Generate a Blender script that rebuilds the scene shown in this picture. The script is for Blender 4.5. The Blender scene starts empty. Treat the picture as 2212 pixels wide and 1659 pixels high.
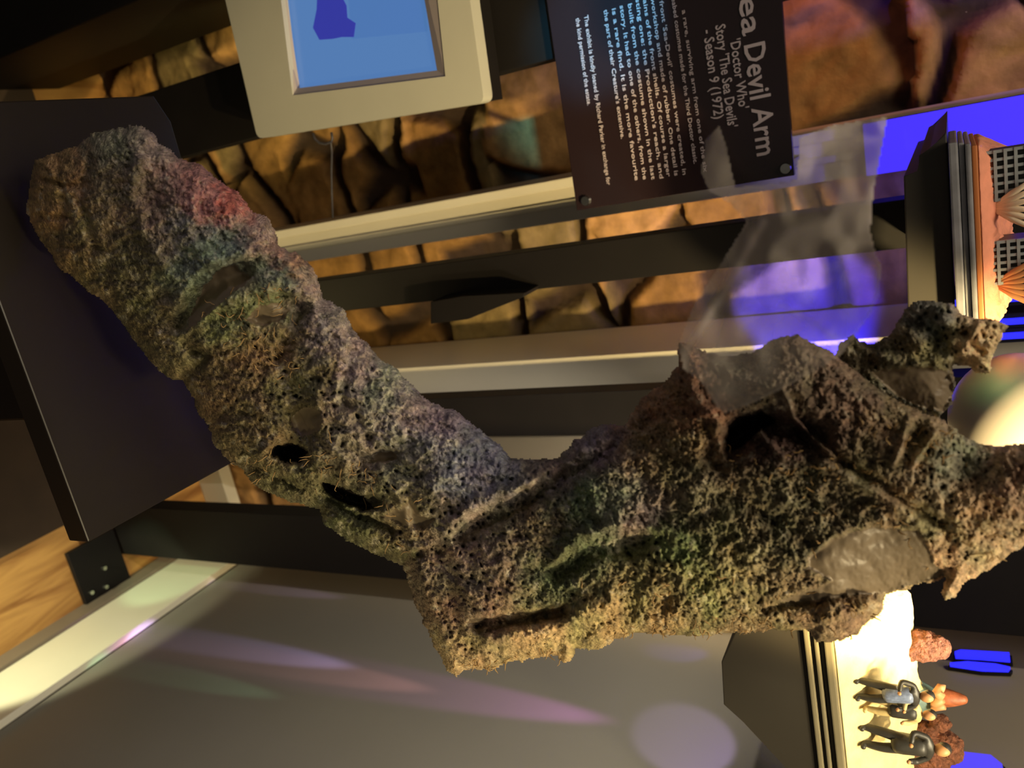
import bpy, bmesh, math, random
import numpy as np
from mathutils import Vector, Matrix
random.seed(4)
rng = np.random.default_rng(7)
S = bpy.context.scene
COL = S.collection

# ---------------------------------------------------------------- camera
F = 1755.0                                   # focal length in pixels of a 2212x1659 frame
def nrm(v):
    v = np.array(v, float); return v / np.linalg.norm(v)
# the phone was held on its side: the photograph's right is up in the room
UPv = -nrm((155, -3150, F))
Yv = np.array((-690, 964, F), float); Yv = nrm(Yv - np.dot(Yv, UPv) * UPv)
Xv = -np.cross(Yv, UPv)
if Xv[0] < 0: Xv = -Xv
CAM = np.array((0.0, 0.0, 1.5))
def to_world(d):
    d = np.asarray(d, float)
    return np.stack([d @ Xv, d @ Yv, d @ UPv], -1)
def ray(px, py):
    d = np.stack([np.asarray(py, float) - 829.5, np.asarray(px, float) - 1106.0, np.full(np.shape(px), F)], -1)
    d /= np.linalg.norm(d, axis=-1, keepdims=True)
    return to_world(d)
def P(px, py, Y):                            # point of the photograph on the upright plane y = Y
    r = ray(px, py); return CAM + r * (Y / r[1])
def Pz(px, py, z):
    r = ray(px, py); return CAM + r * ((z - 1.5) / r[2])
def Px(px, py, x):
    r = ray(px, py); return CAM + r * (x / r[0])
cd = bpy.data.cameras.new('camera'); cam = bpy.data.objects.new('camera', cd); COL.objects.link(cam)
cd.sensor_fit = 'HORIZONTAL'; cd.sensor_width = 36.0; cd.lens = 36.0 * F / 2212.0
cd.clip_start = 0.01
axx = to_world((0, 1, 0)); axy = to_world((-1, 0, 0)); axz = to_world((0, 0, -1))
cam.matrix_world = Matrix(((axx[0], axy[0], axz[0], CAM[0]), (axx[1], axy[1], axz[1], CAM[1]),
                           (axx[2], axy[2], axz[2], CAM[2]), (0, 0, 0, 1)))
S.camera = cam
cd.dof.use_dof = True; cd.dof.focus_distance = 0.57; cd.dof.aperture_fstop = 10.0

# ---------------------------------------------------------------- world, exposure, lights
W = bpy.data.worlds.new('world'); S.world = W; W.use_nodes = True
W.node_tree.nodes['Background'].inputs[0].default_value = (0.55, 0.50, 0.42, 1)
W.node_tree.nodes['Background'].inputs[1].default_value = 0.16
S.view_settings.view_transform = 'Standard'; S.view_settings.look = 'None'
S.view_settings.gamma = 1.0; S.view_settings.use_curve_mapping = False
S.view_settings.exposure = 0.0
def aim(o, tgt):
    d = Vector(tgt) - o.location
    o.rotation_euler = d.to_track_quat('-Z', 'Y').to_euler()
def area(name, loc, tgt, size, energy, col, sy=None):
    l = bpy.data.lights.new(name, 'AREA'); l.energy = energy; l.color = col; l.size = size
    if sy: l.shape = 'RECTANGLE'; l.size_y = sy
    o = bpy.data.objects.new(name, l); o.location = loc; aim(o, tgt); COL.objects.link(o); return o
def spot(name, loc, tgt, energy, col, deg, blend=0.4, rad=0.01):
    l = bpy.data.lights.new(name, 'SPOT'); l.energy = energy; l.color = col
    l.spot_size = math.radians(deg); l.spot_blend = blend; l.shadow_soft_size = rad
    o = bpy.data.objects.new(name, l); o.location = loc; aim(o, tgt); COL.objects.link(o); return o
# warm lamps, plus spots added to brighten single parts
area('ceiling_warm_light', (-0.10, 0.0, 2.70), (0.15, 0.7, 0.9), 0.6, 13.0, (1.0, 0.84, 0.60))
spot('case_top_light', (0.62, 0.14, 1.90), (0.42, 0.40, 1.44), 22.0, (1.0, 0.80, 0.46), 52, 0.7, 0.03)
spot('elbow_light', (0.66, 0.05, 1.32), (0.34, 0.38, 1.12), 5.0, (1.0, 0.82, 0.42), 55, 0.8, 0.03)
spot('wall_wash_light', (0.38, 0.36, 1.72), (0.05, 1.2, 0.82), 46.0, (1.0, 0.74, 0.32), 50, 0.35, 0.012)
spot('wall_low_light', (0.22, 0.66, 0.45), (0.0, 1.2, 0.75), 1.5, (1.0, 0.80, 0.34), 80, 0.7, 0.02)
spot('board_light', (0.45, 0.55, 1.60), (0.30, 1.0, 1.00), 7.0, (1.0, 0.86, 0.66), 50, 0.8, 0.03)
spot('floor_wash_light', (0.56, 0.95, 1.5), (0.57, 0.75, 0.0), 18.0, (1.0, 0.70, 0.32), 60, 0.6, 0.03)
spot('skirting_light', (0.30, 0.30, 0.10), (0.67, 0.72, 0.07), 14.0, (1.0, 0.97, 0.60), 42, 0.35, 0.01)  # low spot added to brighten only the skirting
spot('skirting_end_light', (0.45, 0.72, 0.15), (0.67, 0.95, 0.10), 1.0, (0.60, 1.0, 0.50), 48, 0.5, 0.01)
spot('diorama_light', (0.52, 0.28, 1.85), (0.53, 0.60, 1.42), 15.0, (1.0, 0.86, 0.55), 30, 0.5, 0.02)  # extra spot added to brighten the cream ground
# coloured beams, plus spots added for single parts
spot('violet_key_light', (-0.50, 0.02, 1.60), (0.10, 0.39, 1.12), 2.2, (0.80, 0.66, 1.0), 36, 0.6, 0.03)
spot('blue_board_light', (0.088, 0.895, 1.66), (0.068, 1.0, 1.60), 5.0, (0.01, 0.006, 1.0), 96, 0.3, 0.005)
spot('blue_gap_light', tuple(P(1830, 900, 0.62)), tuple(P(1740, 655, 1.18)), 110.0, (0.02, 0.012, 1.0), 20, 0.25, 0.01)  # added blue spot, stands in for a blue reflection
spot('red_wall_light', (-0.26, 1.04, 1.36), (-0.02, 1.2, 1.38), 0.8, (1.0, 0.30, 0.16), 75, 0.7, 0.02)
spot('wedge_light', (-0.16, 0.98, 0.75), (-0.33, 1.2, 0.25), 2.2, (1.0, 0.85, 0.30), 80, 0.7, 0.02)  # small spot added to lift the dark stones beside the cabinet
def wall_spot(name, px, py, off, energy, col, deg, blend=0.5):
    t = Px(px, py, 0.675); spot(name, tuple(t + np.array(off)), tuple(t), energy, col, deg, blend, 0.004)
wall_spot('partition_wash_light', 900, 1480, (-0.60, -0.2, 0.55), 18.0, (1.0, 0.90, 0.72), 80, 0.8)
wall_spot('lilac_patch_light', 1490, 1605, (-0.16, -0.06, 0.10), 1.5, (0.60, 0.46, 1.0), 32, 0.35)
wall_spot('upper_partition_light', 2050, 1480, (-0.5, -0.25, 0.35), 6.0, (1.0, 0.90, 0.72), 50, 0.8)  # wash added to brighten the upper wall
wall_spot('blue_streak_light', 1470, 1408, (-0.10, 0.00, 0.16), 0.9, (0.18, 0.15, 1.0), 16, 0.6)
for k, (nm, px, py, e, c, dg) in enumerate((('lilac_streak_light', 560, 1408, 40.0, (0.50, 0.42, 1.0), 7), ('rose_streak_light', 700, 1452, 22.0, (1.0, 0.45, 0.45), 7),
        ('magenta_streak_light', 980, 1500, 32.0, (0.85, 0.25, 1.0), 9), ('mauve_streak_light', 620, 1278, 16.0, (0.70, 0.45, 1.0), 4), ('green_streak_light', 420, 1470, 10.0, (0.45, 1.0, 0.60), 6))):
    wall_spot(nm, px, py, (-0.045, 0.0, 0.50), e, c, dg, 0.7)
spot('cyan_sign_light', (-0.16, 0.50, 1.36), tuple(P(1290, 60, 0.885)), 16.0, (0.10, 0.62, 1.0), 22, 0.8, 0.01)  # added cyan spot, stands in for glare reflected in the sign
spot('purple_head_light', (-0.26, 1.05, 1.66), (-0.02, 1.2, 1.62), 1.2, (0.42, 0.2, 1.0), 75, 0.7, 0.02)


# ---------------------------------------------------------------- helpers
def tag(o, label=None, cat=None, group=None, kind=None):
    if label: o['label'] = label
    if cat: o['category'] = cat
    if group: o['group'] = group
    if kind: o['kind'] = kind
    return o
def empty(name, loc, label=None, cat=None, group=None):
    o = bpy.data.objects.new(name, None); COL.objects.link(o); o.location = tuple(loc)
    o.empty_display_size = 0.02
    bpy.context.view_layer.update()
    return tag(o, label, cat, group)
def link(name, me, m, parent=None, smooth=False):
    o = bpy.data.objects.new(name, me); COL.objects.link(o)
    if m is not None: me.materials.append(m)
    if smooth: me.polygons.foreach_set('use_smooth', [True] * len(me.polygons))
    if parent is not None:
        o.parent = parent; o.matrix_parent_inverse = parent.matrix_world.inverted()
    return o
def raw(name, v, f, m, parent=None, smooth=False):
    me = bpy.data.meshes.new(name); me.from_pydata([tuple(map(float, a)) for a in v], [], f); me.update()
    return link(name, me, m, parent, smooth)
def fin(name, bm, m, parent=None, smooth=False, bevel=0.0):
    if bevel > 0:
        bmesh.ops.bevel(bm, geom=list(bm.edges), offset=bevel, segments=2, affect='EDGES', profile=0.6, clamp_overlap=True)
    bmesh.ops.recalc_face_normals(bm, faces=bm.faces)
    me = bpy.data.meshes.new(name); bm.to_mesh(me); bm.free()
    return link(name, me, m, parent, smooth)
def add_box(bm, a, b):
    x0, y0, z0 = a; x1, y1, z1 = b
    vs = [bm.verts.new(p) for p in ((x0,y0,z0),(x1,y0,z0),(x1,y1,z0),(x0,y1,z0),(x0,y0,z1),(x1,y0,z1),(x1,y1,z1),(x0,y1,z1))]
    for f in ((0,3,2,1),(4,5,6,7),(0,1,5,4),(1,2,6,5),(2,3,7,6),(3,0,4,7)): bm.faces.new([vs[i] for i in f])
def box(name, a, b, m, parent=None, bevel=0.0):
    bm = bmesh.new(); add_box(bm, a, b); return fin(name, bm, m, parent, bevel=bevel)
def prism(name, pts, off, m, parent=None, bevel=0.0, smooth=False, taper=1.0):
    bm = bmesh.new(); off = np.array(off, float)
    c = np.mean(pts, axis=0)
    a = [bm.verts.new(tuple(p)) for p in pts]
    b = [bm.verts.new(tuple(c + (np.array(p) - c) * taper + off)) for p in pts]
    n = len(pts)
    bm.faces.new(a); bm.faces.new(b[::-1])
    for i in range(n): bm.faces.new((a[i], b[i], b[(i + 1) % n], a[(i + 1) % n]))
    return fin(name, bm, m, parent, bevel=bevel, smooth=smooth)
def tube_into(bm, pts, r, seg=8):
    pts = [Vector(p) for p in pts]; rings = []
    rr = r if isinstance(r, (list, tuple)) else [r] * len(pts)
    for i, p in enumerate(pts):
        t = (pts[min(i + 1, len(pts) - 1)] - pts[max(i - 1, 0)]).normalized()
        u = t.orthogonal().normalized() if i == 0 else (u - t * u.dot(t)).normalized()
        w = t.cross(u)
        rings.append([bm.verts.new(p + (u * math.cos(2*math.pi*k/seg) + w * math.sin(2*math.pi*k/seg)) * rr[i]) for k in range(seg)])
    for a, b in zip(rings, rings[1:]):
        for k in range(seg): bm.faces.new((a[k], a[(k+1) % seg], b[(k+1) % seg], b[k]))
    bm.faces.new(rings[0][::-1]); bm.faces.new(rings[-1])
def tube(name, pts, r, m, parent=None, seg=8):
    bm = bmesh.new(); tube_into(bm, pts, r, seg); return fin(name, bm, m, parent, smooth=True)
def srgb(r, g, b):
    return tuple(((c / 255) / 12.92 if c / 255 <= 0.04045 else ((c / 255 + 0.055) / 1.055) ** 2.4) for c in (r, g, b))

# ---------------------------------------------------------------- materials
def mat(name, rgb, rough=0.6, var=0.12, scale=30.0, bump=0.0, metal=0.0, spec=0.5, attr=None, bscale=None, emit=None, es=0.0):
    m = bpy.data.materials.new(name); m.use_nodes = True; nt = m.node_tree; N = nt.nodes; L = nt.links
    b = N['Principled BSDF']; b.inputs['Roughness'].default_value = rough
    b.inputs['Metallic'].default_value = metal; b.inputs['Specular IOR Level'].default_value = spec
    tc = N.new('ShaderNodeTexCoord')
    no = N.new('ShaderNodeTexNoise'); no.inputs['Scale'].default_value = scale; no.inputs['Detail'].default_value = 6
    L.new(tc.outputs['Object'], no.inputs['Vector'])
    mr = N.new('ShaderNodeMapRange'); mr.inputs[1].default_value = 0.3; mr.inputs[2].default_value = 0.7
    mr.inputs[3].default_value = 1 - var; mr.inputs[4].default_value = 1 + var
    L.new(no.outputs['Fac'], mr.inputs[0])
    mx = N.new('ShaderNodeVectorMath'); mx.operation = 'SCALE'
    if attr:
        at = N.new('ShaderNodeAttribute'); at.attribute_name = attr; L.new(at.outputs['Color'], mx.inputs[0])
    else:
        mx.inputs[0].default_value = rgb
    L.new(mr.outputs[0], mx.inputs['Scale']); L.new(mx.outputs[0], b.inputs['Base Color'])
    if bump > 0:
        n2 = N.new('ShaderNodeTexNoise'); n2.inputs['Scale'].default_value = bscale or scale * 4; n2.inputs['Detail'].default_value = 8
        L.new(tc.outputs['Object'], n2.inputs['Vector'])
        bp = N.new('ShaderNodeBump'); bp.inputs['Strength'].default_value = bump; bp.inputs['Distance'].default_value = 0.004
        L.new(n2.outputs['Fac'], bp.inputs['Height']); L.new(bp.outputs[0], b.inputs['Normal'])
    if emit:
        b.inputs['Emission Color'].default_value = (*emit, 1); b.inputs['Emission Strength'].default_value = es
    return m
M = {}
M['black'] = mat('black_steel', srgb(18, 15, 15), 0.6, 0.15, 20, 0.05, spec=0.25)
M['black2'] = mat('black_laminate', srgb(30, 24, 20), 0.38, 0.2, 6, 0.02)
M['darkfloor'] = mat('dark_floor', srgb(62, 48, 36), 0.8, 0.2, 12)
M['white'] = mat('white_paint', srgb(206, 200, 186), 0.42, 0.04, 6)
M['grey'] = mat('grey_wall', srgb(122, 118, 110), 0.45, 0.04, 4)
M['darkwall'] = mat('dark_wall', srgb(128, 118, 104), 0.7, 0.1, 4)
M['skirt'] = mat('skirting_paint', srgb(225, 220, 200), 0.45, 0.04, 5)
M['shadowgap'] = mat('grey_metal_trim', srgb(120, 108, 96), 0.5, 0.08, 10)  # darker grey strip along the foot of the skirting
M['stone'] = mat('stone', (0.4, 0.3, 0.2), 0.9, 0.25, 45, 0.6, attr='Col', bscale=70)
M['frame'] = mat('grey_plastic', srgb(166, 165, 156), 0.5, 0.04, 10, 0.02)
M['bezel'] = mat('grey_bezel', srgb(140, 132, 138), 0.5, 0.04, 10)
M['acrylic'] = mat('dark_acrylic', srgb(36, 26, 30), 0.12, 0.1, 5, 0.0)
M['letter'] = mat('white_lettering', srgb(176, 164, 172), 0.5, 0.03, 5)
M['chrome'] = mat('chrome', srgb(190, 190, 185), 0.25, 0.05, 20, metal=1.0)
M['cable'] = mat('cable', srgb(52, 50, 58), 0.5, 0.1, 20)
# wood planks
def wood():
    m = mat('wood_planks', srgb(200, 150, 80), 0.55, 0.1, 8)
    nt = m.node_tree; N = nt.nodes; L = nt.links; b = N['Principled BSDF']
    tc = N.new('ShaderNodeTexCoord'); mp = N.new('ShaderNodeMapping'); mp.inputs['Scale'].default_value = (9, 1.2, 1)
    L.new(tc.outputs['Object'], mp.inputs[0])
    n = N.new('ShaderNodeTexNoise'); n.inputs['Scale'].default_value = 3; n.inputs['Detail'].default_value = 8; n.inputs['Distortion'].default_value = 1.4
    L.new(mp.outputs[0], n.inputs['Vector'])
    r = N.new('ShaderNodeValToRGB'); r.color_ramp.elements[0].position = 0.3; r.color_ramp.elements[0].color = (*srgb(150, 100, 48), 1)
    r.color_ramp.elements[1].position = 0.62; r.color_ramp.elements[1].color = (*srgb(212, 162, 92), 1)
    L.new(n.outputs['Fac'], r.inputs[0])
    v = N.new('ShaderNodeTexBrick'); v.inputs['Scale'].default_value = 1.0; v.inputs['Brick Width'].default_value = 2.0; v.inputs['Row Height'].default_value = 0.42
    v.inputs['Mortar Size'].default_value = 0.012; v.inputs['Color1'].default_value = (1, 1, 1, 1); v.inputs['Color2'].default_value = (0.86, 0.84, 0.8, 1); v.inputs['Mortar'].default_value = (0.35, 0.3, 0.25, 1)
    L.new(tc.outputs['Object'], v.inputs['Vector'])
    mu = N.new('ShaderNodeMix'); mu.data_type = 'RGBA'; mu.blend_type = 'MULTIPLY'; mu.inputs[0].default_value = 1
    L.new(r.outputs[0], mu.inputs[6]); L.new(v.outputs['Color'], mu.inputs[7]); L.new(mu.outputs[2], b.inputs['Base Color'])
    return m
M['wood'] = wood()

# ---------------------------------------------------------------- numpy noise
def vnoise(x, y, seed=0):
    xi = np.floor(x).astype(np.int64); yi = np.floor(y).astype(np.int64); fx = x - xi; fy = y - yi
    fx = fx*fx*(3-2*fx); fy = fy*fy*(3-2*fy)
    def h(a, b):
        n = (a * 374761393 + b * 668265263 + seed * 144665) & 0xffffffff
        n = ((n ^ (n >> 13)) * 1274126177) & 0xffffffff
        n = (n ^ (n >> 16)) & 0xffffffff
        return n / 4294967295.0
    return (h(xi, yi)*(1-fx) + h(xi+1, yi)*fx)*(1-fy) + (h(xi, yi+1)*(1-fx) + h(xi+1, yi+1)*fx)*fy
def fbm(x, y, oct=4, seed=0, gain=0.5):
    a = 1.0; s = 0; t = 0
    for k in range(oct):
        s = s + a * (vnoise(x, y, seed + k * 17) * 2 - 1); t += a; a *= gain; x = x * 2.03 + 5.1; y = y * 2.03 + 1.7
    return s / t
def hash2(a, b, seed):
    n = (a * 73856093 + b * 19349663 + seed * 83492791) & 0xffffffff
    n = ((n ^ (n >> 15)) * 2246822519) & 0xffffffff
    n = ((n ^ (n >> 13)) * 3266489917) & 0xffffffff
    return ((n ^ (n >> 16)) & 0xffffffff) / 4294967295.0
def worley(x, y, seed=0, jit=0.9):
    xi = np.floor(x).astype(np.int64); yi = np.floor(y).astype(np.int64)
    f1 = np.full(x.shape, 9.0); f2 = np.full(x.shape, 9.0); cid = np.zeros(x.shape)
    for i in (-1, 0, 1):
        for j in (-1, 0, 1):
            cx = xi + i; cy = yi + j
            px = cx + 0.5 + jit * (hash2(cx, cy, seed) - 0.5); py = cy + 0.5 + jit * (hash2(cx, cy, seed + 1) - 0.5)
            d = np.sqrt((px - x)**2 + (py - y)**2); c = hash2(cx, cy, seed + 2)
            new = d < f1
            f2 = np.where(new, f1, np.minimum(f2, d)); cid = np.where(new, c, cid); f1 = np.where(new, d, f1)
    return f1, f2, cid
def col_attr(me, rgb):
    a = me.color_attributes.new('Col', 'FLOAT_COLOR', 'POINT')
    d = np.ones((len(me.vertices), 4), np.float32); d[:, :3] = rgb; a.data.foreach_set('color', d.ravel())
def lin(c):
    c = np.asarray(c, float) / 255
    return np.where(c <= 0.04045, c / 12.92, ((c + 0.055) / 1.055) ** 2.4)

# ---------------------------------------------------------------- setting
YW = 1.20      # stone wall
tag(box('floor', (-1.6, -1.0, -0.05), (1.2, 1.30, 0.0), M['wood']), kind='structure')
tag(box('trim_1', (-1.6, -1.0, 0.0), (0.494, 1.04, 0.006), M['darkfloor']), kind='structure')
def stone_wall():
    st = 0.0065
    xs = np.arange(-1.15, 0.70, st); zs = np.arange(0.0, 2.30, st)
    X, Z = np.meshgrid(xs, zs); nx = len(xs); nz = len(zs)
    wx = X + 0.03 * fbm(X * 6, Z * 6, 3, 1); wz = Z + 0.025 * fbm(X * 6 + 9, Z * 6, 3, 2)
    row = np.floor(wz / 0.145); off = (row % 2) * 0.5
    f1, f2, cid = worley(wx / 0.24 + off, wz / 0.145, 5, 0.75)
    edge = np.clip((f2 - f1 - 0.07) / 0.16, 0, 1); edge = edge * edge * (3 - 2 * edge)
    rid = fbm(X * 30 + 0.5 * Z * 20, Z * 14, 5, 9, 0.6)
    Y = YW - edge * (0.030 + 0.012 * (cid - 0.5)) - edge * 0.010 * rid - 0.003 * fbm(X * 60, Z * 60, 3, 4)
    V = np.stack([X, Y, Z], -1).reshape(-1, 3)
    i = (np.arange(nz - 1)[:, None] * nx + np.arange(nx - 1)[None]).ravel()
    Fc = np.stack([i, i + 1, i + nx + 1, i + nx], -1)
    me = bpy.data.meshes.new('wall_back'); me.from_pydata(V.tolist(), [], Fc.tolist()); me.update()
    a = lin((176, 132, 72)); b = lin((150, 128, 84)); c = lin((196, 150, 92)); mo = lin((66, 50, 40))
    t = cid[..., None]; cc = np.where(t < 0.4, a, np.where(t < 0.7, b, c)) * (0.85 + 0.3 * fbm(X * 9, Z * 9, 4, 3)[..., None])
    cc = mo * (1 - edge[..., None]) + cc * edge[..., None]
    col_attr(me, cc.reshape(-1, 3))
    o = link('wall_back', me, M['stone'], None, True); tag(o, kind='structure')
stone_wall()
tag(box('trim_2', (-1.6, YW + 0.002, 0.0), (1.2, YW + 0.06, 2.4), M['darkwall']), kind='structure')
# right-hand partition with its white skirting
XR = 0.675
tag(box('wall_right', (XR, 0.05, 0.0), (XR + 0.05, 1.19, 1.36), M['grey']), kind='structure')
tag(box('wall_right_upper', (XR + 0.002, 0.05, 1.361), (XR + 0.05, 1.19, 2.4), M['darkwall']), kind='structure')
tag(box('baseboard_right', (XR - 0.014, 0.05, 0.045), (XR - 0.001, 1.15, 0.196), M['skirt'], bevel=0.002), kind='structure')
tag(box('trim_3', (XR - 0.020, 0.05, 0.0), (XR - 0.002, 1.15, 0.044), M['shadowgap']), kind='structure')
tag(box('baseboard_back', (0.50, YW - 0.075, 0.0), (XR - 0.022, YW - 0.045, 0.075), M['skirt'], bevel=0.002), kind='structure')

# white upright boards on the stone wall, measured as x/y slopes of the view
def board(a, b, Y0, Y1, label, z0=0.0, z1=2.25, bead=True):
    t = empty('white_upright_board', ((a + b) / 2 * Y0, (Y0 + Y1) / 2, z0), label, 'board', 'pale upright boards on the stone wall')
    x0, x1 = a * Y0, b * Y0
    box('panel', (x0, Y0, z0), (x1, Y1, z1), M['white'], t, bevel=0.0015)
    if bead:
        w = (x1 - x0)
        box('raised_strip', (x0 + w * 0.50, Y0 - 0.005, z0), (x0 + w * 0.64, Y0 - 0.0002, z1), M['white'], t, bevel=0.0015)
        box('raised_strip', (x0 + w * 0.0, Y0 - 0.005, z0), (x0 + w * 0.22, Y0 - 0.0002, z1), M['white'], t, bevel=0.0015)
    return t
YB = 1.00
board(0.040, 0.096, YB, YW - 0.045, 'pale upright board behind the black information sign, lit blue at its head')
board(0.283, 0.334, YB, YW - 0.045, 'pale upright board ending behind the torn crook of the arm', bead=False)
board(0.402, 0.450, YB, YW - 0.045, 'pale upright board just right of the plain black post over the elbow hollow', bead=False)
# black posts
YP = 0.90
def post(a, b, label, foot=None, z1=2.25, dep=0.035, z0=0.0):
    x0, x1 = a * YP, b * YP
    t = empty('steel_post', ((x0 + x1) / 2, YP + dep / 2, z0), label, 'post', 'black steel posts')
    box('upright', (x0, YP, z0), (x1, YP + dep, z1), M['black'], t, bevel=0.0015)
    if foot:
        fx0, fx1, fy0, fy1 = foot
        box('foot_plate', (fx0, fy0, 0.0005), (fx1, fy1, 0.012), M['black'], t, bevel=0.001)
        for (bx, by) in ((fx1 - 0.018, fy0 + 0.015), (fx1 - 0.012, fy0 + 0.045), (fx1 - 0.048, fy0 + 0.055)):
            bm = bmesh.new()
            bmesh.ops.create_cone(bm, cap_ends=True, segments=12, radius1=0.005, radius2=0.004, depth=0.005, matrix=Matrix.Translation((bx, by, 0.0146)))
            fin('bolt', bm, M['chrome'], t)
    return t
post(0.128, 0.182, 'black steel post with a small side bracket, crossing behind the arm beside the sign')
post(0.336, 0.401, 'plain black steel post rising behind the elbow hollow of the arm', dep=0.03)
post(0.553, 0.672, 'widest black steel post with a bolted foot plate on the wood floor', foot=(0.545, 0.655, 0.795, 0.895))
post(-0.215, -0.105, 'black steel post behind the grey screen, its foot beside the arm hand', foot=(-0.30, -0.10, 0.80, 0.895), z1=1.7)
# side bracket on the thin post (lies against it)
br = [P(930, 700, 0.86), P(930, 652, 0.86), P(1000, 640, 0.86), P(1135, 632, 0.86), P(1130, 642, 0.86), P(1010, 690, 0.86)]
tb = empty('shelf_bracket', P(930, 690, 0.88), 'small black bracket fixed to the side of the thin black post', 'bracket')
prism('plate', br, (0, 0.0402, 0), M['black'], tb, bevel=0.001)
# black cabinet low on the left
cb = empty('floor_cabinet', (-0.60, 0.95, 0.0), 'tall black cabinet standing on the floor at the far left beneath the grey screen', 'cabinet')
xc = P(300, 130, 1.10)[0]
box('body', (-0.95, 0.84, 0.0), (xc, 1.10, 0.86), M['black'], cb, bevel=0.004)
box('top_panel', (-0.96, 0.835, 0.8605), (xc + 0.004, 1.105, 0.875), M['black2'], cb, bevel=0.002)

# ---------------------------------------------------------------- display slab
ZS = 0.910
slab = empty('display_plinth', (0.0, 0.40, 0.0), 'black display plinth with a thin top slab carrying the sculpted arm', 'plinth')
x1 = 0.5 * (Pz(163, 1189, ZS)[0] + Pz(488, 1006, ZS)[0]); yf = Pz(60, 820, ZS)[1]; yb = Pz(370, 265, ZS)[1]; x0 = Pz(200, 200, ZS)[0] + 0.004
prism('top_slab', [(x0, yf, ZS), (x1, yf, ZS), (x1, yb, ZS), (x0 + 0.022, yb, ZS), (x0, yb - 0.010, ZS)], (0, 0, -0.024), M['black2'], slab, bevel=0.0012)
box('pedestal', (x0 + 0.05, yf + 0.03, 0.0065), (x1 - 0.09, yb - 0.03, ZS - 0.0245), M['black2'], slab, bevel=0.002)

# ---------------------------------------------------------------- the arm
OUT = [(255,272),(300,268),(335,285),(345,310),(385,340),(440,355),(470,385),(520,420),(545,455),(580,470),(600,500),(605,530),(640,545),(675,575),(688,600),(700,640),(745,670),(765,710),(800,745),(820,770),(850,790),(885,825),(905,845),(935,870),(975,880),(1010,905),(1050,935),(1080,960),(1105,990),
 (1150,992),(1200,988),(1225,972),(1240,950),(1262,943),(1270,925),(1300,915),(1330,917),(1345,915),(1365,885),(1395,850),(1430,828),(1462,790),(1466,738),(1490,740),(1530,762),(1580,768),(1620,762),(1650,742),(1680,725),(1720,723),(1760,742),(1800,762),
 (1850,800),(1900,838),(1950,868),(1990,886),(2030,905),(2070,930),(2110,958),(2160,962),(2230,955),(2300,950),(2300,1160),(2212,1182),(2150,1222),(2110,1248),(2080,1265),(2062,1290),(2040,1298),(2028,1278),(2040,1250),(2000,1262),(1940,1278),(1915,1288),(1908,1325),(1870,1350),(1850,1372),(1800,1390),(1765,1388),(1740,1362),(1640,1366),(1580,1370),(1500,1378),(1440,1374),(1380,1368),(1325,1382),(1305,1405),(1245,1405),(1238,1430),(1215,1432),(1205,1412),(1170,1420),(1120,1430),(1060,1444),(1000,1450),(985,1464),(965,1450),(940,1400),(915,1350),(890,1300),(878,1250),(868,1222),(800,1193),(745,1168),(700,1133),(690,1100),(650,1093),(600,1072),(550,1050),(510,1010),(460,960),(450,920),(425,890),(410,850),(395,822),(370,822),(340,800),(300,750),(240,670),(180,620),(130,580),(85,520),(55,460),(60,400),(75,345),(130,325),(165,310),(200,285)]
LOBE = [(1790,800),(1812,740),(1840,722),(1862,737),(1885,742),(1920,722),(1950,680),(1968,650),(2010,648),(2060,652),(2078,680),(2110,688),(2152,690),(2180,705),(2158,738),(2145,775),(2140,806),(2108,806),(2092,792),(2062,792),(2065,830),(2060,875),(2030,900),(1990,892),(1940,872),(1880,860),(1820,840)]
def edist(x, y, poly):
    d = np.full(x.shape, 1e9); ins = np.zeros(x.shape, bool); n = len(poly)
    for i in range(n):
        ax, ay = poly[i]; bx, by = poly[(i + 1) % n]; dx, dy = bx - ax, by - ay
        t = np.clip(((x - ax) * dx + (y - ay) * dy) / (dx*dx + dy*dy), 0, 1)
        d = np.minimum(d, np.hypot(x - ax - t*dx, y - ay - t*dy))
        if ay != by:
            c = ((ay > y) != (by > y)) & (x < (bx - ax) * (y - ay) / (by - ay) + ax); ins ^= c
    return np.where(ins, d, -d)
def stroke(x, y, pts, w):
    d = np.full(x.shape, 1e9)
    if len(pts) == 1: d = np.hypot(x - pts[0][0], y - pts[0][1])
    for (ax, ay), (bx, by) in zip(pts, pts[1:]):
        dx, dy = bx - ax, by - ay
        t = np.clip(((x - ax) * dx + (y - ay) * dy) / (dx*dx + dy*dy), 0, 1)
        d = np.minimum(d, np.hypot(x - ax - t*dx, y - ay - t*dy))
    return np.exp(-(d / w) ** 2)
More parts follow.
